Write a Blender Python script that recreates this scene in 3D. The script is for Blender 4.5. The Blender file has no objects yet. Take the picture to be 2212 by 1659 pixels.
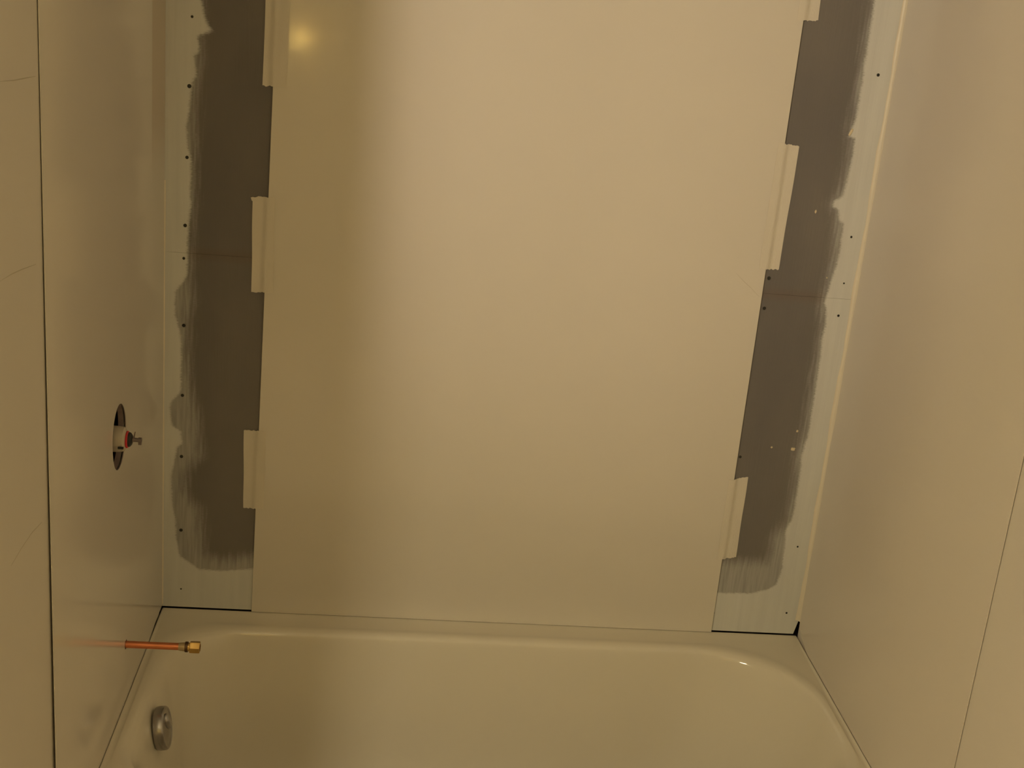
import bpy, bmesh, math, random
import numpy as np
from mathutils import Matrix, Vector
random.seed(7)
C = bpy.context.scene.collection
sc = bpy.context.scene

# ------------------------------------------------------------------ camera
F_PX, YAW, PITCH, ROLL = 2777.725, 0.0995793, 0.3084844, 0.0922170
CAM = Vector((-0.2623172, -2.7035378, 1.4500913))
fwd = Vector((math.sin(YAW) * math.cos(PITCH), math.cos(YAW) * math.cos(PITCH), -math.sin(PITCH)))
rt = Vector((math.cos(YAW), -math.sin(YAW), 0))
up = rt.cross(fwd)
r2 = math.cos(ROLL) * rt + math.sin(ROLL) * up
u2 = -math.sin(ROLL) * rt + math.cos(ROLL) * up
cd = bpy.data.cameras.new('camera')
cam = bpy.data.objects.new('camera', cd); C.objects.link(cam)
cd.sensor_width = 36.0; cd.lens = F_PX / 2212 * 36.0
cd.clip_start = 0.02
m = Matrix((r2, u2, -fwd)).transposed().to_4x4(); m.translation = CAM
cam.matrix_world = m
sc.camera = cam


def on_wall(px, py, yv=0.0):
    """photo pixel -> (x, z) on the plane y = yv"""
    d = (px - 1106) * r2 - (py - 829.5) * u2 + F_PX * fwd
    t = (yv - CAM.y) / d.y
    p = CAM + d * t
    return p.x, p.z


# ------------------------------------------------------------------ world, light levels, exposure
w = bpy.data.worlds.new('world'); sc.world = w; w.use_nodes = True
w.node_tree.nodes['Background'].inputs[0].default_value = (0.30, 0.22, 0.12, 1)
w.node_tree.nodes['Background'].inputs[1].default_value = 0.02
sc.view_settings.view_transform = 'Standard'
sc.view_settings.look = 'None'
sc.view_settings.gamma = 1.0
sc.view_settings.exposure = -0.13
sc.view_settings.use_curve_mapping = False
VANITY = ((1.0, 0.865, 0.60), 190.0)
SPOT = ((1.0, 0.81, 0.70), 64.0)  # level of the added spot that brightens the top centre
CEIL = ((1.0, 0.86, 0.50), 200.0)
SCONCE = ((1.0, 0.66, 0.16), 105.0)


# ------------------------------------------------------------------ material helpers
def mat(name, col, rough=0.5, metal=0.0, var=0.04, nscale=6.0, bump=0.0, bscale=300.0, ior=1.5, stretch=(1, 1, 1)):
    m = bpy.data.materials.new(name); m.use_nodes = True
    nt = m.node_tree; N = nt.nodes; L = nt.links
    b = N['Principled BSDF']
    b.inputs['Roughness'].default_value = rough
    b.inputs['Metallic'].default_value = metal
    b.inputs['IOR'].default_value = ior
    tc = N.new('ShaderNodeTexCoord'); mp = N.new('ShaderNodeMapping')
    mp.inputs['Scale'].default_value = stretch
    L.new(tc.outputs['Object'], mp.inputs[0])
    n = N.new('ShaderNodeTexNoise'); n.inputs['Scale'].default_value = nscale; n.inputs['Detail'].default_value = 5
    L.new(mp.outputs[0], n.inputs['Vector'])
    mx = N.new('ShaderNodeMix'); mx.data_type = 'RGBA'
    mx.inputs[6].default_value = (*[c * (1 - var) for c in col], 1)
    mx.inputs[7].default_value = (*[min(1, c * (1 + var)) for c in col], 1)
    L.new(n.outputs['Fac'], mx.inputs[0]); L.new(mx.outputs[2], b.inputs['Base Color'])
    if bump:
        n2 = N.new('ShaderNodeTexNoise'); n2.inputs['Scale'].default_value = bscale; n2.inputs['Detail'].default_value = 3
        L.new(mp.outputs[0], n2.inputs['Vector'])
        bp = N.new('ShaderNodeBump'); bp.inputs['Strength'].default_value = bump; bp.inputs['Distance'].default_value = 0.001
        L.new(n2.outputs['Fac'], bp.inputs['Height']); L.new(bp.outputs[0], b.inputs['Normal'])
    return m


def emis(name, col, s):
    m = bpy.data.materials.new(name); m.use_nodes = True
    nt = m.node_tree; nt.nodes.clear()
    e = nt.nodes.new('ShaderNodeEmission'); o = nt.nodes.new('ShaderNodeOutputMaterial')
    e.inputs[0].default_value = (*col, 1); e.inputs[1].default_value = s
    nt.links.new(e.outputs[0], o.inputs[0]); return m


ACR = (0.74, 0.69, 0.60)
M = dict(
    acrylic=mat('acrylic_panel', ACR, 0.095, var=0.012, nscale=3, bump=0.05, bscale=7),
    side=mat('acrylic_side_panel', ACR, 0.135, var=0.012, nscale=3, bump=0.05, bscale=5),
    side_right=mat('acrylic_side_panel_right', (0.745, 0.69, 0.61), 0.19, var=0.012, nscale=3, bump=0.05, bscale=5),
    leftpaint=mat('left_wall_paint', (0.66, 0.61, 0.52), 0.45, var=0.03, nscale=5, bump=0.12, bscale=60),
    enamel=mat('tub_enamel', (0.81, 0.755, 0.63), 0.045, var=0.015, nscale=4),
    paint=mat('wall_paint', (0.74, 0.69, 0.62), 0.45, var=0.03, nscale=5, bump=0.12, bscale=60),
    roompaint=mat('room_paint', (0.56, 0.49, 0.29), 0.6, var=0.03, nscale=5),
    core=mat('gypsum_core', (0.33, 0.25, 0.23), 0.9, var=0.2, nscale=60),
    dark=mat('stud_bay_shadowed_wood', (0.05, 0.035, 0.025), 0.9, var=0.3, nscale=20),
    tape=mat('masking_tape', (0.73, 0.675, 0.57), 0.6, var=0.03, nscale=30, bump=0.35, bscale=500, stretch=(1, 1, .3)),
    copper=mat('copper', (0.75, 0.27, 0.13), 0.28, 1.0, var=0.15, nscale=40),
    brass=mat('brass', (0.78, 0.52, 0.18), 0.22, 1.0, var=0.1, nscale=60),
    bronze=mat('dark_bronze', (0.16, 0.10, 0.06), 0.4, 1.0, var=0.2, nscale=60),
    solder=mat('tinned_brass', (0.62, 0.50, 0.30), 0.3, 1.0, var=0.15, nscale=60),
    chrome=mat('brushed_chrome', (0.40, 0.385, 0.38), 0.26, 1.0, var=0.10, nscale=30),
    steel=mat('blackened_screw', (0.035, 0.035, 0.03), 0.5, 0.3, var=0.2),
    valve=mat('cream_valve_cover', (0.52, 0.46, 0.36), 0.4, var=0.06, nscale=30),
    red=mat('red_gasket', (0.62, 0.03, 0.04), 0.45, var=0.05),
    stem=mat('grey_stem', (0.20, 0.16, 0.15), 0.4, 0.5, var=0.2, nscale=80),
    plaster=mat('cream_plaster', (0.72, 0.62, 0.42), 0.7, var=0.05),
    filler=mat('cream_corner_filler', (0.78, 0.71, 0.58), 0.35, var=0.02),
    scuff=mat('dirt_in_hairline_crack', (0.54, 0.48, 0.38), 0.8, var=0.1),
    ceiling=mat('ceiling_paint', (0.72, 0.68, 0.60), 0.8, var=0.02),
    floor=mat('floor_vinyl', (0.66, 0.58, 0.46), 0.5, var=0.1, nscale=8),
)


# ------------------------------------------------------------------ mesh helpers
def link(name, bm, m, parent=None, smooth=False, kind=None, mats=None):
    bmesh.ops.recalc_face_normals(bm, faces=bm.faces[:])
    me = bpy.data.meshes.new(name); bm.to_mesh(me); bm.free()
    if m: me.materials.append(m)
    for mm in (mats or []): me.materials.append(mm)
    if smooth:
        for p in me.polygons: p.use_smooth = True
        try: me.set_sharp_from_angle(angle=math.radians(35))
        except Exception: pass
    o = bpy.data.objects.new(name, me); C.objects.link(o)
    if parent: o.parent = parent
    if kind: o['kind'] = kind
    return o


def tag(o, label=None, cat=None, group=None):
    if label: o['label'] = label
    if cat: o['category'] = cat
    if group: o['group'] = group
    return o


def empty(name, loc=(0, 0, 0)):
    o = bpy.data.objects.new(name, None); C.objects.link(o); o.location = loc; o.empty_display_size = .05
    return o


def box(bm, x0, x1, y0, y1, z0, z1):
    v = [bm.verts.new((x, y, z)) for x in (x0, x1) for y in (y0, y1) for z in (z0, z1)]
    for f in ((0, 1, 3, 2), (4, 6, 7, 5), (0, 4, 5, 1), (2, 3, 7, 6), (0, 2, 6, 4), (1, 5, 7, 3)):
        bm.faces.new([v[i] for i in f])


def boxo(name, x0, x1, y0, y1, z0, z1, m, parent=None, kind=None):
    bm = bmesh.new(); box(bm, x0, x1, y0, y1, z0, z1)
    return link(name, bm, m, parent, kind=kind)


def lathe_x(bm, prof, cy, cz, n=32, caps=True, rad=None):
    """profile list of (x, r) turned about an axis along x"""
    rings = []
    for x, r in prof:
        rings.append([bm.verts.new((x, cy + r * math.cos(a) * (rad(a) if rad else 1), cz + r * math.sin(a) * (rad(a) if rad else 1)))
                      for a in [2 * math.pi * k / n for k in range(n)]])
    for a, b in zip(rings, rings[1:]):
        for k in range(n): bm.faces.new((a[k], a[(k + 1) % n], b[(k + 1) % n], b[k]))
    if caps:
        bm.faces.new(rings[0]); bm.faces.new(rings[-1][::-1])


def plate_hole(bm, x0, x1, y0, y1, z0, z1, cy, cz, ry, rz, skew=0.0, n=48, dx=lambda z: 0.0):
    """slab between x0 and x1 with an elliptical hole bored through along x; edge faces get material 1"""
    angs = [2 * math.pi * k / n for k in range(n)]
    for yy in (y0, y1):
        for zz in (z0, z1): angs.append(math.atan2(zz - cz, yy - cy) % (2 * math.pi))
    angs = sorted(angs); fr = []
    for X in (x0, x1):
        inn, out = [], []
        for a in angs:
            c, s = math.cos(a), math.sin(a)
            t = min((((y1 if c > 0 else y0) - cy) / c) if abs(c) > 1e-9 else 9e9, (((z1 if s > 0 else z0) - cz) / s) if abs(s) > 1e-9 else 9e9)
            k = 1 + skew * (math.sin(3 * a + 1) * .5 + math.sin(5 * a) * .3)
            r = ry * rz / math.hypot(rz * c, ry * s) * k
            zi, zo = cz + r * s, cz + t * s
            inn.append(bm.verts.new((X + dx(zi), cy + r * c, zi)))
            out.append(bm.verts.new((X + dx(zo), cy + t * c, zo)))
        fr.append((inn, out))
    N = len(angs)
    for inn, out in fr:
        for k in range(N):
            j = (k + 1) % N
            bm.faces.new((inn[k], inn[j], out[j], out[k]))
    for k in range(N):
        j = (k + 1) % N
        f = bm.faces.new((fr[0][0][k], fr[0][0][j], fr[1][0][j], fr[1][0][k])); f.material_index = 1
        bm.faces.new((fr[0][1][k], fr[0][1][j], fr[1][1][j], fr[1][1][k]))


# ------------------------------------------------------------------ the room
FL, CE = -0.392, 2.05
WZ = -0.0028           # bottom edge of the gypsum board above the tub
floor = boxo('floor', -1.80, 0.90, -4.05, 0.20, FL - .05, FL, M['floor'], kind='structure')
ceil = boxo('ceiling', -1.80, 0.90, -4.05, 0.20, CE, CE + .05, M['ceiling'], kind='structure')
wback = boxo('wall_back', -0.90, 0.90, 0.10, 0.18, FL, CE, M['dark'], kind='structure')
wright = boxo('wall_right', 0.7532, 0.87, -4.0, -0.0004, FL, CE, M['paint'], kind='structure')
wfront = boxo('wall_front', -1.45, 0.87, -4.05, -4.0, FL, CE, M['roompaint'], kind='structure')
wside = boxo('wall_side', -1.45, -1.35, -4.0, -1.20, FL, CE, M['roompaint'], kind='structure')
boxo('wall_return', -1.45, -0.88, -1.20, -1.10, FL, CE, M['roompaint'], kind='structure')

# left wall: board surface leans back a few millimetres towards the floor, which opens the dark gap
lean = lambda z: -0.0042 * max(0.0, min(1.0, (1.5 - z) / 1.5))
bm = bmesh.new()
VY, VZ = -0.44, 0.577
plate_hole(bm, -0.762, -0.7522, -1.20, -0.0004, 0.30, 1.20, VY, VZ, .058, .064, .02, dx=lean)
plate_hole(bm, -0.762, -0.7522, -1.20, -0.0004, 0.00, 0.30, -.39, .118, .012, .012, n=16, dx=lean)
for z0, z1 in ((FL, 0.0), (1.20, CE)):
    v = [bm.verts.new((X + lean(z), y, z)) for X in (-.762, -.7522) for y in (-1.20, -.0004) for z in (z0, z1)]
    for f in ((0, 1, 3, 2), (4, 6, 7, 5), (0, 4, 5, 1), (2, 3, 7, 6), (0, 2, 6, 4), (1, 5, 7, 3)):
        bm.faces.new([v[i] for i in f])
wleft = link('wall_left', bm, M['leftpaint'], kind='structure', mats=[M['core']])
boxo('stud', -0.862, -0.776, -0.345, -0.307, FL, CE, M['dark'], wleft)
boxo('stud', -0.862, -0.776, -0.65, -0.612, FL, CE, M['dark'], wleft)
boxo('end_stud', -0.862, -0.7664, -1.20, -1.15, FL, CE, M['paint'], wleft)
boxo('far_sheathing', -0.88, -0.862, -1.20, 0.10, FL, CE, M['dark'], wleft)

# ------------------------------------------------------------------ back wall boards with brushed primer
L_SOLID = [(352, -60), (430, -60), (434, 0), (440, 20), (444, 40), (450, 55), (459, 66), (445, 72), (428, 79), (431, 100), (430, 113), (421, 120),
           (424, 140), (426, 165), (418, 174), (414, 200), (410, 240), (404, 275), (407, 320), (414, 345), (412, 420), (414, 440), (409, 480), (406, 540),
           (406, 590), (396, 612), (380, 630), (380, 677), (391, 721), (394, 769), (391, 848), (375, 866), (368, 880), (373, 918), (392, 930),
           (397, 959), (384, 968), (377, 1006), (371, 1030), (374, 1090), (380, 1119), (382, 1160), (390, 1200), (430, 1228), (480, 1232),
           (600, 1222), (600, 1380), (300, 1380), (300, -60)]
L_FAINT = [(300, -60), (432, -60), (430, 120), (421, 200), (418, 300), (416, 440), (411, 480), (408, 590), (414, 650), (404, 700), (402, 760), (408, 830), (420, 890),
           (428, 950), (430, 985), (414, 1000), (400, 1020), (398, 1060), (410, 1085), (428, 1100), (434, 1150), (438, 1195), (470, 1212), (600, 1200), (600, 1380), (300, 1380)]
R_SOLID = [(1890, -60), (1886, 0), (1884, 30), (1880, 60), (1875, 90), (1866, 136), (1860, 181), (1852, 226), (1847, 259), (1840, 277), (1833, 296),
           (1846, 300), (1842, 332), (1835, 362), (1826, 401), (1818, 425), (1801, 433), (1798, 447), (1810, 453), (1812, 477), (1821, 484),
           (1817, 510), (1812, 549), (1803, 580), (1794, 607), (1780, 655), (1784, 667), (1782, 706), (1776, 727), (1771, 766), (1764, 812),
           (1758, 857), (1752, 893), (1744, 941), (1730, 983), (1727, 1021), (1722, 1055), (1715, 1100), (1708, 1124), (1696, 1145), (1693, 1186),
           (1688, 1227), (1676, 1262), (1657, 1272), (1622, 1280), (1500, 1278), (1500, 1420), (2100, 1420), (2100, -60)]
R_FAINT = [(1882, -60), (1878, 60), (1862, 150), (1848, 230), (1840, 270), (1838, 320), (1822, 401), (1796, 440), (1808, 460), (1805, 525), (1800, 570), (1790, 607), (1778, 655),
           (1778, 706), (1764, 780), (1748, 880), (1740, 930), (1724, 985), (1716, 1060), (1705, 1120), (1688, 1143), (1670, 1163), (1665, 1195),
           (1655, 1215), (1500, 1212), (1500, 1420), (2100, 1420), (2100, -60)]


def sdf(poly, X, Z):
    P = np.array([on_wall(*p) for p in poly])
    # extend the strips upward past the frame
    top = P[:, 1] > 1.37
    P[top, 1] = 2.2
    d = np.full(X.shape, 9.0); ins = np.zeros(X.shape, bool)
    for i in range(len(P)):
        ax, az = P[i]; bx, bz = P[(i + 1) % len(P)]
        ex, ez = bx - ax, bz - az
        t = np.clip(((X - ax) * ex + (Z - az) * ez) / (ex * ex + ez * ez + 1e-12), 0, 1)
        d = np.minimum(d, np.hypot(X - ax - t * ex, Z - az - t * ez))
        c = (az > Z) != (bz > Z)
        with np.errstate(divide='ignore', invalid='ignore'):
            xi = ax + (Z - az) * ex / np.where(ez == 0, 1e-12, ez)
        ins ^= c & (X < xi)
    return np.where(ins, d, -d)


def board_material():
    m = bpy.data.materials.new('gypsum_board_with_primer'); m.use_nodes = True
    nt = m.node_tree; N = nt.nodes; L = nt.links; b = N['Principled BSDF']

    def noise(scale, st, detail=4):
        mp = N.new('ShaderNodeMapping'); mp.inputs['Scale'].default_value = st
        L.new(tc.outputs['Object'], mp.inputs[0])
        n = N.new('ShaderNodeTexNoise'); n.inputs['Scale'].default_value = scale; n.inputs['Detail'].default_value = detail
        L.new(mp.outputs[0], n.inputs['Vector']); return n.outputs['Fac']

    def math_(op, a, b_=None, c=None):
        n = N.new('ShaderNodeMath'); n.operation = op
        for i, v in enumerate((a, b_, c)):
            if v is None: continue
            if isinstance(v, (int, float)): n.inputs[i].default_value = v
            else: L.new(v, n.inputs[i])
        return n.outputs[0]

    def smooth(v, lo, hi, o0=0.0, o1=1.0):
        n = N.new('ShaderNodeMapRange'); n.interpolation_type = 'SMOOTHSTEP'
        n.inputs[1].default_value = lo; n.inputs[2].default_value = hi
        n.inputs[3].default_value = o0; n.inputs[4].default_value = o1
        L.new(v, n.inputs[0]); return n.outputs[0]
    tc = N.new('ShaderNodeTexCoord')
    A = N.new('ShaderNodeAttribute'); A.attribute_name = 'solid'
    B = N.new('ShaderNodeAttribute'); B.attribute_name = 'faint'
    bristle = noise(1.0, (120, 1, 700), 3)
    streak = noise(1.0, (160, 1, 12), 3)
    coarse = noise(40, (1, 1, 1), 4)
    a = math_('ADD', A.outputs['Fac'], math_('MULTIPLY', math_('SUBTRACT', bristle, .5), .013))
    a = math_('ADD', a, math_('MULTIPLY', math_('SUBTRACT', coarse, .5), .006))
    ma = smooth(a, -.0055, .0060)
    bb = math_('ADD', B.outputs['Fac'], math_('MULTIPLY', math_('SUBTRACT', bristle, .5), .02))
    bb = math_('ADD', bb, math_('MULTIPLY', math_('SUBTRACT', streak, .5), .035))
    mb = math_('MULTIPLY', smooth(bb, -.024, .020), smooth(streak, .25, .75, .30, .52))
    mask = math_('MAXIMUM', ma, mb)
    cover = smooth(noise(1.0, (45, 1, 3), 4), .25, .75, .90, 1.0)
    mask = math_('MULTIPLY', mask, cover)
    grey = N.new('ShaderNodeMix'); grey.data_type = 'RGBA'
    grey.inputs[6].default_value = (0.160, 0.148, 0.140, 1); grey.inputs[7].default_value = (0.200, 0.182, 0.165, 1)
    L.new(smooth(noise(3.0, (1.5, 1, .6), 5), .3, .7), grey.inputs[0])
    sep = N.new('ShaderNodeSeparateXYZ'); L.new(tc.outputs['Object'], sep.inputs[0])
    band = smooth(math_('ABSOLUTE', math_('SUBTRACT', sep.outputs[2], .829)), 0.0, .022, .45, 0.0)
    brown = N.new('ShaderNodeMix'); brown.data_type = 'RGBA'; brown.inputs[7].default_value = (0.17, 0.125, 0.095, 1)
    L.new(band, brown.inputs[0]); L.new(grey.outputs[2], brown.inputs[6]); grey = brown
    prim = N.new('ShaderNodeMix'); prim.data_type = 'RGBA'
    prim.inputs[6].default_value = (0.68, 0.685, 0.66, 1); prim.inputs[7].default_value = (0.75, 0.75, 0.71, 1)
    L.new(noise(1.0, (60, 1, 4), 4), prim.inputs[0])
    mx = N.new('ShaderNodeMix'); mx.data_type = 'RGBA'
    L.new(mask, mx.inputs[0]); L.new(grey.outputs[2], mx.inputs[6]); L.new(prim.outputs[2], mx.inputs[7])
    L.new(mx.outputs[2], b.inputs['Base Color'])
    L.new(smooth(mask, 0, 1, .75, .5), b.inputs['Roughness'])
    bp = N.new('ShaderNodeBump'); bp.inputs['Strength'].default_value = .5; bp.inputs['Distance'].default_value = .0012
    L.new(math_('ADD', mask, math_('MULTIPLY', noise(1.0, (250, 1, 8), 3), .5)), bp.inputs['Height'])
    L.new(bp.outputs[0], b.inputs['Normal'])
    return m


MB = board_material()


def board(z0, z1):
    xs = np.concatenate([np.arange(-.7575, -.50, .005), np.arange(-.48, .50, .08), np.arange(.50, .7521, .005)])
    xs[0] = -.762; xs[-1] = .80
    zs = np.arange(z0, min(z1, 1.55), .005); zs = np.append(zs, z1)
    X, Z = np.meshgrid(xs, zs)
    bm = bmesh.new()
    ex = lambda x, z: x if z > .045 else min(x, .7518 - (.045 - z) * .22)   # chipped lower corner of the lower board
    vs = [[bm.verts.new((ex(x, z), 0, z)) for x in xs] for z in zs]
    for i in range(len(zs) - 1):
        for j in range(len(xs) - 1):
            bm.faces.new((vs[i][j], vs[i][j + 1], vs[i + 1][j + 1], vs[i + 1][j]))
    ret = bmesh.ops.extrude_face_region(bm, geom=bm.faces[:])
    bmesh.ops.translate(bm, vec=(0, .0125, 0), verts=[v for v in ret['geom'] if isinstance(v, bmesh.types.BMVert)])
    o = link('gypsum_board', bm, MB, wback)
    n = len(o.data.vertices); co = np.empty(n * 3); o.data.vertices.foreach_get('co', co); co = co.reshape(-1, 3)
    for nm, pl, pr in (('solid', L_SOLID, R_SOLID), ('faint', L_FAINT, R_FAINT)):
        v = np.maximum(sdf(pl, co[:, 0], co[:, 2]), sdf(pr, co[:, 0], co[:, 2]))
        at = o.data.attributes.new(nm, 'FLOAT', 'POINT'); at.data.foreach_set('value', v.astype(np.float32))
    return o


lower = board(WZ, 0.8289); upper = board(0.8293, CE)
lower['label'] = 'lower grey gypsum board with whitish primer brushed round its edges'
upper['label'] = 'upper grey gypsum board with whitish primer brushed along both sides'

# drywall screws, each head a shallow dish with a cross slot
SCREWS = [(415, 36, 3.2), (409, 186, 5), (404, 340, 4.2), (400, 487, 4.5), (397, 558, 3.6), (397, 703, 4.6), (394, 854, 4.2), (392, 986, 4.6), (391, 1145, 4.6),
          (391, 1272, 2.4), (1897, 162, 4), (1839, 512, 3), (1823, 612, 2.4), (1811, 682, 3.4), (1661, 601, 5), (1651, 666, 4.6), (1723, 1181, 2.6),
          (1699, 1324, 3), (1599, 987, 4), (1541, 1324, 3)]


def screw_mesh():
    bm = bmesh.new(); n = 14; rings = []
    for r, y in ((1.0, 0.0), (.95, -.00035), (.55, -.0005), (.5, -.0001), (.2, .0001)):
        rings.append([bm.verts.new((r * .0036 * math.cos(2 * math.pi * k / n), y, r * .0036 * math.sin(2 * math.pi * k / n))) for k in range(n)])
    for a, b in zip(rings, rings[1:]):
        for k in range(n): bm.faces.new((a[k], a[(k + 1) % n], b[(k + 1) % n], b[k]))
    bm.faces.new(rings[-1])
    return bm


s0 = None
for px, py, r in SCREWS:
    x, z = on_wall(px, py)
    if s0 is None: s0 = link('drywall_screw', screw_mesh(), M['steel'], wback); s = s0
    else: s = s0.copy(); C.objects.link(s); s.parent = wback
    s.location = (x, -.0002, z); k = r / 4.0 * .95; s.scale = (k, 1, k)

# plaster crumbs stuck to the right strip
for px, py, a, b_ in ((1838, 286, 3, 9), (1762, 457, 2, 4), (1713, 970, 5, 4), (1667, 966, 2.5, 2.5), (1722, 931, 2.5, 3), (1786, 600, 1.6, 1.6)):
    x, z = on_wall(px, py)
    bm = bmesh.new(); bmesh.ops.create_icosphere(bm, subdivisions=2, radius=1)
    for v in bm.verts:
        k = 1 + .25 * math.sin(7 * v.co.x + px) * math.cos(6 * v.co.z)
        v.co = Vector((v.co.x * k * a * .0010, v.co.y * .0014, v.co.z * k * b_ * .0010))
    o = link('plaster_crumb', bm, M['plaster'], wback, smooth=True); o.location = (x, -.0006, z); o.rotation_euler = (0, .35 if b_ > 5 else 0, 0)

# ------------------------------------------------------------------ side panels
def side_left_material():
    m = M['side'].copy(); m.name = 'acrylic_side_panel_with_brown_strip'  # brown tint beside the back corner, fading in towards the top
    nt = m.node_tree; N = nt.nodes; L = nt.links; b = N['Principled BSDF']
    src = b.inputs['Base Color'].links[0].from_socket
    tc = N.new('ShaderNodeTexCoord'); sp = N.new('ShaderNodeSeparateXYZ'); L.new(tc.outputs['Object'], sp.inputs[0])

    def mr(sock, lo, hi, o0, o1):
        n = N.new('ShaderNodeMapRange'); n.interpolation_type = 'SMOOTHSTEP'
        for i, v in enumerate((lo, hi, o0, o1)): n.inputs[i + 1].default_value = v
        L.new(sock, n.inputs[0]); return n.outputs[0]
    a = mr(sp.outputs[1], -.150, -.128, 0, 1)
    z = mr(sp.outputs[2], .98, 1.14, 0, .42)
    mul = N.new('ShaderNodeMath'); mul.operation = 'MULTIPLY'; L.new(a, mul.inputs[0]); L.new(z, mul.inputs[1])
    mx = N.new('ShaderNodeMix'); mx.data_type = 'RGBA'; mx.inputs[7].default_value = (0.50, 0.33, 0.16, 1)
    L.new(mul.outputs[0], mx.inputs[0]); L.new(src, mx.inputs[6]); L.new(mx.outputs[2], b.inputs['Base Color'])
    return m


def bead(name, x, z0, z1, r, sx, parent):
    """thin rounded bead of filler down a corner"""
    bm = bmesh.new(); n = 8; rings = []
    zs = [z0 + (z1 - z0) * k / 60 for k in range(61)]
    for k, z in enumerate(zs):
        rr = r * (1 + .18 * math.sin(z * 23 + x) + .1 * math.sin(z * 61))
        rings.append([bm.verts.new((x + sx * rr * (1 - math.sin(a)), -.0003 - rr * (1 - math.cos(a)), z)) for a in [math.pi / 2 * i / n for i in range(n + 1)]])
        rings[-1].append(bm.verts.new((x, -.0003, z)))
    for a, b in zip(rings, rings[1:]):
        for i in range(n + 2): bm.faces.new((a[i], a[(i + 1) % (n + 2)], b[(i + 1) % (n + 2)], b[i]))
    bm.faces.new(rings[0]); bm.faces.new(rings[-1])
    return link(name, bm, M['filler'], parent, smooth=True)


bm = bmesh.new()
XL = -0.75; t = .0016
LY0, LY1, LZT = -0.9041, -0.0008, 1.97
plate_hole(bm, XL - t, XL, LY0, LY1, 0.30, LZT, VY, VZ, .056, .062, .025)
plate_hole(bm, XL - t, XL, LY0, LY1, 0.0, 0.30, -.39, .118, .0098, .0098, n=24)
# bottom rail: panel stops short of the rim in the corner and drops on to the rim beyond it
pts = [(LY1, 0.0), (LY0, 0.0), (LY0, -.0070), (-.14, -.0068), (-.115, -.0050), (-.10, -.0005)]
fr = [[bm.verts.new((X, y, z)) for y, z in pts] for X in (XL - t, XL)]
for f in fr: bm.faces.new(f)
for k in range(len(pts)):
    j = (k + 1) % len(pts); bm.faces.new((fr[0][k], fr[0][j], fr[1][j], fr[1][k]))
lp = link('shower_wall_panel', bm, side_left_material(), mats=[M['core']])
bead('corner_bead', -.75, .002, .98, .0021, 1, lp)
tag(lp, 'glossy cream side panel on the left wall, cut with a round valve hole', 'wall panel')

bm = bmesh.new()
RY0 = -0.8506
# right panel: outline with its clipped lower corner
zt = LZT
outl = [(-.0008, .055), (-.0008, zt), (RY0, zt), (RY0, -.0070), (-.085, -.0068), (-.072, -.001), (-.035, .012), (-.012, .026)]
fr = [[bm.verts.new((X, y, z)) for y, z in outl] for X in (.75, .75 + t)]
for f in fr: bm.faces.new(f)
for k in range(len(outl)):
    j = (k + 1) % len(outl); bm.faces.new((fr[0][k], fr[0][j], fr[1][j], fr[1][k]))
rp = link('shower_wall_panel', bm, M['side_right'])
bead('corner_bead', .75, .034, 1.96, .0075, -1, rp)
tag(rp, 'glossy cream side panel on the right wall with its lower inner corner clipped', 'wall panel')

# ------------------------------------------------------------------ centre panel
bm = bmesh.new()
zb = -0.0055; ztop = 1.97
xl = lambda z: -0.5472 + (z + .012) * 0.0124 / 1.201
q = [(xl(zb), zb), (.5395, zb), (.5385, ztop), (xl(ztop), ztop)]
fr = [[bm.verts.new((x, y, z)) for x, z in q] for y in (-.0046, -.0012)]
for f in fr: bm.faces.new(f)
for k in range(4): bm.faces.new((fr[0][k], fr[0][(k + 1) % 4], fr[1][(k + 1) % 4], fr[1][k]))
bmesh.ops.recalc_face_normals(bm, faces=bm.faces[:])
bmesh.ops.bevel(bm, geom=bm.edges[:], offset=.0006, segments=2, profile=.5, affect='EDGES')
cp = link('shower_wall_panel', bm, M['acrylic'])
tag(cp, 'wide glossy cream centre panel taped to the grey back wall above the tub', 'wall panel')


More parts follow.
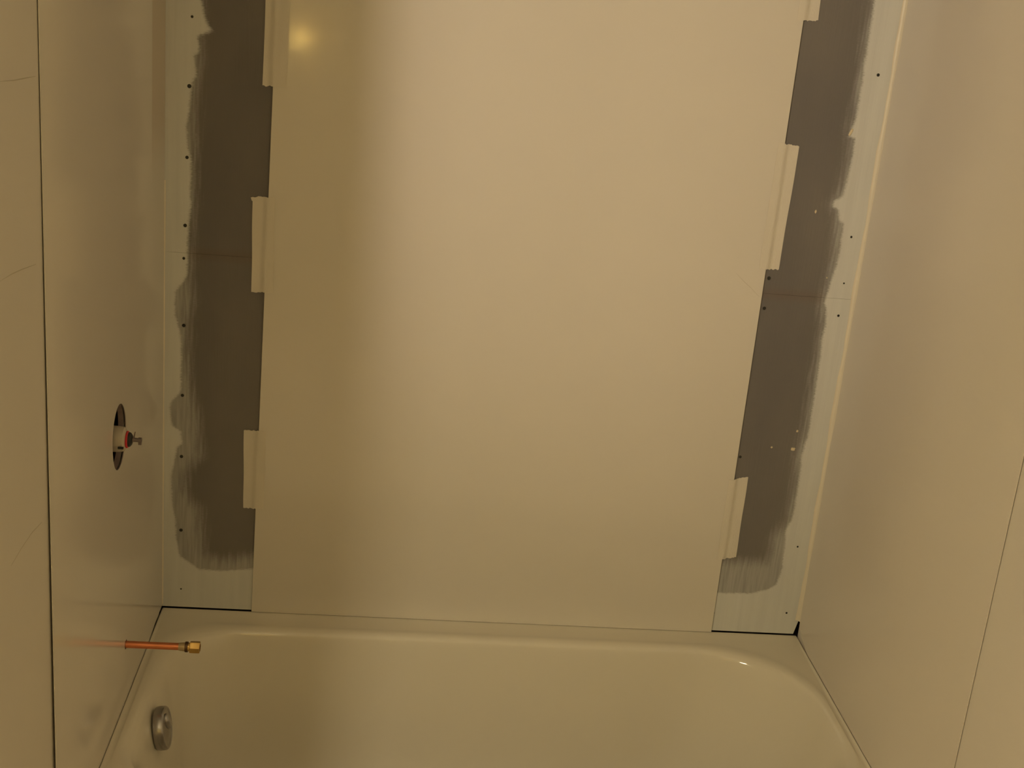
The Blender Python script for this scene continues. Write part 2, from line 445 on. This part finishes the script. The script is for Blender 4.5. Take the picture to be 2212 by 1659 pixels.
# ------------------------------------------------------------------ masking tape
def tape(tl, tr, bl, br, edge, label, seed, tear_top=True, curl=0):
    """corners (x, z); edge(z) gives the panel edge the tape folds over"""
    rnd = random.Random(seed); nu, nv = 16, 40
    left_side = tl[0] < 0
    jt = [rnd.uniform(-.0012, .0012) for _ in range(nu + 1)]; jb = [rnd.uniform(-.0014, .0014) for _ in range(nu + 1)]
    bm = bmesh.new(); g = []
    for j in range(nv + 1):
        v = j / nv; row = []
        for i in range(nu + 1):
            u = i / nu
            x = (tl[0] * (1 - u) + tr[0] * u) * (1 - v) + (bl[0] * (1 - u) + br[0] * u) * v
            z = (tl[1] * (1 - u) + tr[1] * u) * (1 - v) + (bl[1] * (1 - u) + br[1] * u) * v
            if j == 0: z += jt[i]
            if j == nv: z += jb[i]
            if curl and j <= 1 and i <= 2: x -= .004 * (1 - i / 3) * (1 - .5 * j); z -= .004 * (1 - i / 3)
            x += .0004 * math.sin(9 * v + seed)
            e = edge(z); d = (x - e) if left_side else (e - x)   # >0 on the panel
            if d >= 0: y = -.0052
            else:
                k = min(1, -d / .012); k = k * k * (3 - 2 * k)
                y = -.0052 + .0044 * k
            y -= .0003 * abs(math.sin(17 * v + 5 * u + seed)) * (1 if d < 0 else .4)
            row.append(bm.verts.new((x, y, z)))
        g.append(row)
    for j in range(nv):
        for i in range(nu): bm.faces.new((g[j][i], g[j][i + 1], g[j + 1][i + 1], g[j + 1][i]))
    ret = bmesh.ops.extrude_face_region(bm, geom=bm.faces[:])
    bmesh.ops.translate(bm, vec=(0, -.00035, 0), verts=[v for v in ret['geom'] if isinstance(v, bmesh.types.BMVert)])
    o = link('masking_tape', bm, M['tape'], smooth=True)
    tag(o, label, 'tape', 'strips of masking tape holding the centre panel')
    return o


xr = lambda z: .5395 - .001 * z / 2
tape((-.553, 1.62), (-.505, 1.62), (-.556, 1.187), (-.507, 1.190), xl, 'cream masking tape strip at top of centre panel left edge, beside yellow glow', 1)
tape((-.570, .960), (-.524, .961), (-.567, .7545), (-.5205, .757), xl, 'middle masking tape strip on centre panel left edge, curled at its upper corner', 2, curl=1)
tape((-.5755, .440), (-.5265, .441), (-.572, .2525), (-.5265, .255), xl, 'lowest masking tape strip on centre panel left edge', 3)
tape((.523, 1.62), (.566, 1.62), (.525, 1.4075), (.570, 1.411), xr, 'short end of masking tape at top of centre panel right edge', 4)
tape((.525, 1.157), (.572, 1.154), (.5225, .885), (.568, .884), xr, 'long masking tape strip halfway up centre panel right edge', 5)
tape((.527, .386), (.572, .396), (.526, .184), (.572, .192), xr, 'lowest masking tape strip on centre panel right edge, near the tub', 6)

# ------------------------------------------------------------------ bathtub
tub = empty('bathtub', (0, -.38, FL))
# inset back, left, right, front, radius left corners, radius right corners, z
PROF = [(.0, .0, .0, .0, .004, .004, -.0075),
        (.003, .002, .002, .004, .005, .005, -.0064),
        (.028, .007, .007, .03, .04, .05, -.0080),
        (.052, .012, .012, .05, .11, .20, -.0076),
        (.070, .017, .016, .06, .14, .235, -.0056),
        (.080, .024, .020, .068, .15, .245, -.0068),
        (.087, .032, .026, .075, .155, .245, -.0115),
        (.0915, .043, .033, .081, .155, .245, -.022),
        (.096, .057, .045, .086, .155, .245, -.055),
        (.107, .074, .075, .096, .155, .24, -.15),
        (.119, .090, .115, .108, .155, .235, -.25),
        (.134, .11, .16, .124, .15, .22, -.325),
        (.175, .15, .23, .160, .13, .18, -.362),
        (.240, .21, .32, .225, .08, .11, -.370)]


def catmull(P, s):
    P = np.array(P, float); out = []
    for i in range(len(P) - 1):
        p0 = P[max(i - 1, 0)]; p1 = P[i]; p2 = P[i + 1]; p3 = P[min(i + 2, len(P) - 1)]
        for k in range(s):
            u = k / s
            out.append(.5 * (2 * p1 + (p2 - p0) * u + (2 * p0 - 5 * p1 + 4 * p2 - p3) * u * u + (3 * p1 - p0 - 3 * p2 + p3) * u ** 3))
    out.append(P[-1]); return out


TX0, TX1, TY0, TY1 = -.7496, .7496, -.765, -.0008


def loop(p, nc=20, ne=14):
    ib, il, ir, if_, rl, rr, z = p
    x0, x1, y0, y1 = TX0 + il, TX1 - ir, TY0 + if_, TY1 - ib
    pts = []
    cs = [(x1 - rr, y1 - rr, rr, 0), (x0 + rl, y1 - rl, rl, 90), (x0 + rl, y0 + rl, rl, 180), (x1 - rr, y0 + rr, rr, 270)]
    arcs = [[(cx + r * math.cos(math.radians(a0 + 90 * k / nc)), cy + r * math.sin(math.radians(a0 + 90 * k / nc))) for k in range(nc + 1)] for cx, cy, r, a0 in cs]
    for i, a in enumerate(arcs):
        pts += a; b = arcs[(i + 1) % 4][0]
        for k in range(1, ne): pts.append((a[-1][0] + (b[0] - a[-1][0]) * k / ne, a[-1][1] + (b[1] - a[-1][1]) * k / ne))
    return [(x, y, z) for x, y in pts]


tubloc = Vector(tub.location)
bm = bmesh.new(); rings = []
outer = [(0, 0, 0, 0, .004, .004, FL + .001), (0, 0, 0, 0, .004, .004, -.02)]
for p in outer + catmull(PROF, 5): rings.append([bm.verts.new(Vector(c) - tubloc) for c in loop(p)])
for a, b in zip(rings, rings[1:]):
    n = len(a)
    for k in range(n): bm.faces.new((a[k], a[(k + 1) % n], b[(k + 1) % n], b[k]))
bm.faces.new(rings[-1])
bmesh.ops.recalc_face_normals(bm, faces=bm.faces[:])
shell = link('tub_shell', bm, M['enamel'], tub, smooth=True)
tag(tub, 'glossy cream bathtub set between the side panels, with grey overflow plate', 'bathtub')

# overflow plate: drum side, slightly domed face, trip lever bump
pc = Vector((-.6830, -.392, -.070)); tilt = math.radians(9)
bm = bmesh.new(); n = 40; R0 = .0445
prof = [(-.004, .97), (.002, 1.0), (.013, .985), (.0155, .95), (.0165, .90), (.0150, .84), (.0165, .55), (.0185, .25), (.019, .02)]
rr_ = []
for h, r in prof:
    rr_.append([bm.verts.new((h, R0 * r * math.cos(a), R0 * r * math.sin(a))) for a in [2 * math.pi * k / n for k in range(n)]])
for a, b in zip(rr_, rr_[1:]):
    for k in range(n): bm.faces.new((a[k], a[(k + 1) % n], b[(k + 1) % n], b[k]))
bm.faces.new(rr_[-1]); bm.faces.new(rr_[0][::-1])
ov = link('overflow_plate', bm, M['chrome'], tub, smooth=True)
ov['label'] = 'round grey metal overflow plate'
ov.location = pc - tubloc; ov.rotation_euler = (0, -tilt, 0)
bm = bmesh.new(); bmesh.ops.create_uvsphere(bm, u_segments=20, v_segments=12, radius=1)
for v in bm.verts: v.co = Vector((v.co.x * .009 + .0165, v.co.y * .012, v.co.z * .018 + .014))
link('trip_lever', bm, M['chrome'], ov, smooth=True)

# ------------------------------------------------------------------ copper stub-out
pipe = empty('copper_stub_pipe', (-.75, -.39, .118))
tag(pipe, 'copper stub pipe with brass nut sticking out of the left panel', 'pipe')


def part(name, prof, m, parent, cy=0, cz=0, n=32, loc0=pipe, rad=None):
    bm = bmesh.new(); lathe_x(bm, [(x + .75, r) for x, r in prof], cy, cz, n, rad=rad)
    return link(name, bm, m, parent, smooth=True)


part('pipe_tube', [(-.856, .0071), (-.645, .0071)], M['copper'], pipe)
part('solder_collar', [(-.647, .0076), (-.643, .0084), (-.638, .0088), (-.6345, .0092)], M['solder'], pipe)
part('ring', [(-.6345, .0100), (-.6340, .0106), (-.6290, .0106), (-.6285, .0100)], M['bronze'], pipe)
part('threaded_neck', [(-.6285, .0088), (-.6255, .0088)], M['brass'], pipe)
hexr = lambda a: math.cos(math.pi / 6) / math.cos(((a + .25) % (math.pi / 3)) - math.pi / 6) * 1.02
part('hex_nut', [(-.6255, .0112), (-.6245, .0121), (-.6070, .0121), (-.6055, .0113), (-.6052, .0085), (-.612, .0083)], M['brass'], pipe, n=48, rad=hexr)

# ------------------------------------------------------------------ shower valve
vy, vz = -.437, .571
valve = empty('shower_valve', (-.80, vy, vz))
tag(valve, 'rough-in shower valve with red gasket showing through the round panel hole', 'valve')


def vpart(name, prof, m, n=32, dy=0, dz=0, parent=None, rad=None):
    bm = bmesh.new(); lathe_x(bm, [(x + .80, r) for x, r in prof], dy, dz, n, rad=rad)
    return link(name, bm, m, parent or valve, smooth=True)


body = vpart('valve_body', [(-.855, .024), (-.765, .0245), (-.748, .0240), (-.7415, .0225), (-.7385, .0185), (-.7375, .015)], M['valve'])
vpart('gasket', [(-.7378, .0150), (-.7370, .0160), (-.7348, .0160), (-.7338, .0145)], M['red'])
vpart('bonnet', [(-.7342, .0138), (-.7305, .0132), (-.7275, .0095), (-.7265, .0060)], M['steel'])
st = vpart('stem', [(-.7280, .0042), (-.7165, .0038), (-.7160, .0050), (-.7105, .0050), (-.7100, .0042)], M['stem'], n=16)
bm = bmesh.new()
v = [Vector((.0735, -.0025, 0)), Vector((.0765, -.0025, 0)), Vector((.0790, -.0015, .0150)), Vector((.0772, -.0015, .0158)),
     Vector((.0735, .0025, 0)), Vector((.0765, .0025, 0)), Vector((.0790, .0015, .0150)), Vector((.0772, .0015, .0158))]
bv = [bm.verts.new(a) for a in v]
for f in ((0, 1, 2, 3), (4, 7, 6, 5), (0, 4, 5, 1), (1, 5, 6, 2), (2, 6, 7, 3), (3, 7, 4, 0)): bm.faces.new([bv[i] for i in f])
link('stop_tab', bm, M['stem'], valve)
bm = bmesh.new(); box(bm, .084, .0895, -.003, .003, -.0085, -.002); link('stem_tip', bm, M['stem'], valve)
bm = bmesh.new(); box(bm, .052, .062, -.0258, -.0225, -.010, -.006); link('body_screw', bm, M['steel'], valve)

# ------------------------------------------------------------------ lamps behind the camera: room fixtures and an added spot
def globe(name, r, m, parent, loc):
    bm = bmesh.new(); bmesh.ops.create_icosphere(bm, subdivisions=3, radius=r)
    o = link(name, bm, m, parent, smooth=True); o.location = loc; return o


van = empty('vanity_light', (-1.35, -2.45, 1.25))
boxo('back_bar', .001, .03, -.27, .27, -.05, .05, M['chrome'], van)
em = emis('vanity_bulb_glow', *VANITY)
for k in range(4):
    yy = -.195 + .13 * k
    bm = bmesh.new(); lathe_x(bm, [(.03, .022), (.06, .018)], yy, 0, 20); link('socket', bm, M['chrome'], van, smooth=True)
    globe('bulb', .040, em, van, (.099, yy, 0))
tag(van, 'chrome vanity light bar with four globe bulbs', 'lamp')

cl = empty('ceiling_light', (-0.36, -3.10, CE))
boxo('track', -.50, .66, -.02, .02, -.03, -.001, M['chrome'], cl)
em = emis('ceiling_bulb_glow', *CEIL)
for x, r in ((-.80, .015), (-.742, .013), (-.107, .006), (.018, .007), (.045, .006), (.07, .006), (.26, .005)):
    bm = bmesh.new(); bmesh.ops.create_cone(bm, cap_ends=True, segments=16, radius1=.012, radius2=.012, depth=.02)
    o = link('socket', bm, M['chrome'], cl, smooth=True); o.location = (x + .36, 0, -.04)
    globe('bulb', r, em, cl, (x + .36, 0, -.05 - r))
tag(cl, 'ceiling track light with a row of small bare bulbs', 'lamp')

so = empty('wall_sconce', (-.80, -4.0, 1.03))
em = emis('sconce_bulb_glow', *SCONCE)
boxo('wall_plate', -.04, .04, .001, .02, -.09, .09, M['brass'], so)
boxo('arm', -.008, .008, .02, .07, -.008, .008, M['brass'], so)
globe('bulb', .020, em, so, (0, .10, .02))
tag(so, 'brass wall sconce with one yellow bulb', 'lamp')

wl = empty('added_spot_light', (-1.20, -2.40, 1.92))  # unseen spot, added to brighten the upper middle of the centre panel
aim = (Vector((0.12, 0.0, 1.40)) - Vector((-1.20, -2.40, 1.92))).normalized()
wl.rotation_euler = aim.to_track_quat('-Z', 'Y').to_euler()
bm = bmesh.new(); n = 36; rings = []
for z, r in ((.10, .02), (.085, .035), (.06, .05), (.0, .085), (-.005, .088), (-.002, .086), (.0, .083), (.058, .047), (.08, .032)):
    rings.append([bm.verts.new((r * math.cos(2 * math.pi * k / n), r * math.sin(2 * math.pi * k / n), z)) for k in range(n)])
for a, b in zip(rings, rings[1:]):
    for k in range(n): bm.faces.new((a[k], a[(k + 1) % n], b[(k + 1) % n], b[k]))
link('reflector', bm, M['chrome'], wl, smooth=True)
bm = bmesh.new(); box(bm, -.012, .012, -.012, .012, .10, .20); link('handle', bm, M['steel'], wl)
sd = bpy.data.lights.new('added_spot_lamp', 'SPOT'); sd.energy = SPOT[1]; sd.color = SPOT[0]
sd.spot_size = math.radians(47); sd.spot_blend = 1.0; sd.shadow_soft_size = .07
sp = bpy.data.objects.new('added_spot_lamp', sd); C.objects.link(sp); sp.parent = wl; sp.location = (0, 0, -.01)
tag(wl, 'added spot light with metal reflector, out of view', 'lamp')

# ------------------------------------------------------------------ hairline cracks and scratches
def at_x(px, py, xv):
    d = (px - 1106) * r2 - (py - 829.5) * u2 + F_PX * fwd
    p = CAM + d * ((xv - CAM.x) / d.x); return p


def hairline(name, pts, width, axis, parent, m=None):
    """raised ribbon through 3-D points lying on a wall whose normal is along axis (0 = x, 1 = y)"""
    bm = bmesh.new(); top = []; bot = []
    off = Vector((.00025, 0, 0)) if axis == 0 else Vector((0, -.00025, 0))
    for k, p in enumerate(pts):
        w_ = width * (.35 if k in (0, len(pts) - 1) else 1)
        top.append((bm.verts.new(p + Vector((0, 0, w_))), bm.verts.new(p + Vector((0, 0, -w_)))))
        bot.append((bm.verts.new(p + off + Vector((0, 0, w_ * .6))), bm.verts.new(p + off + Vector((0, 0, -w_ * .6)))))
    for k in range(len(pts) - 1):
        for a, b in ((bot[k], bot[k + 1]),): bm.faces.new((a[0], b[0], b[1], a[1]))
        bm.faces.new((top[k][0], top[k + 1][0], bot[k + 1][0], bot[k][0]))
        bm.faces.new((top[k][1], bot[k][1], bot[k + 1][1], top[k + 1][1]))
        bm.faces.new((top[k][0], top[k][1], top[k + 1][1], top[k + 1][0]))
    return link(name, bm, m or M['scuff'], parent)


for pl in ([(0, 176), (30, 174), (55, 169), (78, 165)], [(0, 609), (28, 592), (50, 582), (80, 571)], [(28, 1222), (50, 1185), (72, 1152), (94, 1128)]):
    pts = []
    for px, py in pl:
        p = at_x(px, py, -.7522); pts.append(Vector((-.7522 + lean(p.z), p.y, p.z)))
    hairline('hairline_crack', pts, .0007, 0, wleft)
pts = [Vector((on_wall(px, py, -.0046)[0], -.0046, on_wall(px, py, -.0046)[1])) for px, py in ((1590, 590), (1606, 607), (1622, 622), (1640, 641))]
hairline('scratch', pts, .0005, 1, cp)
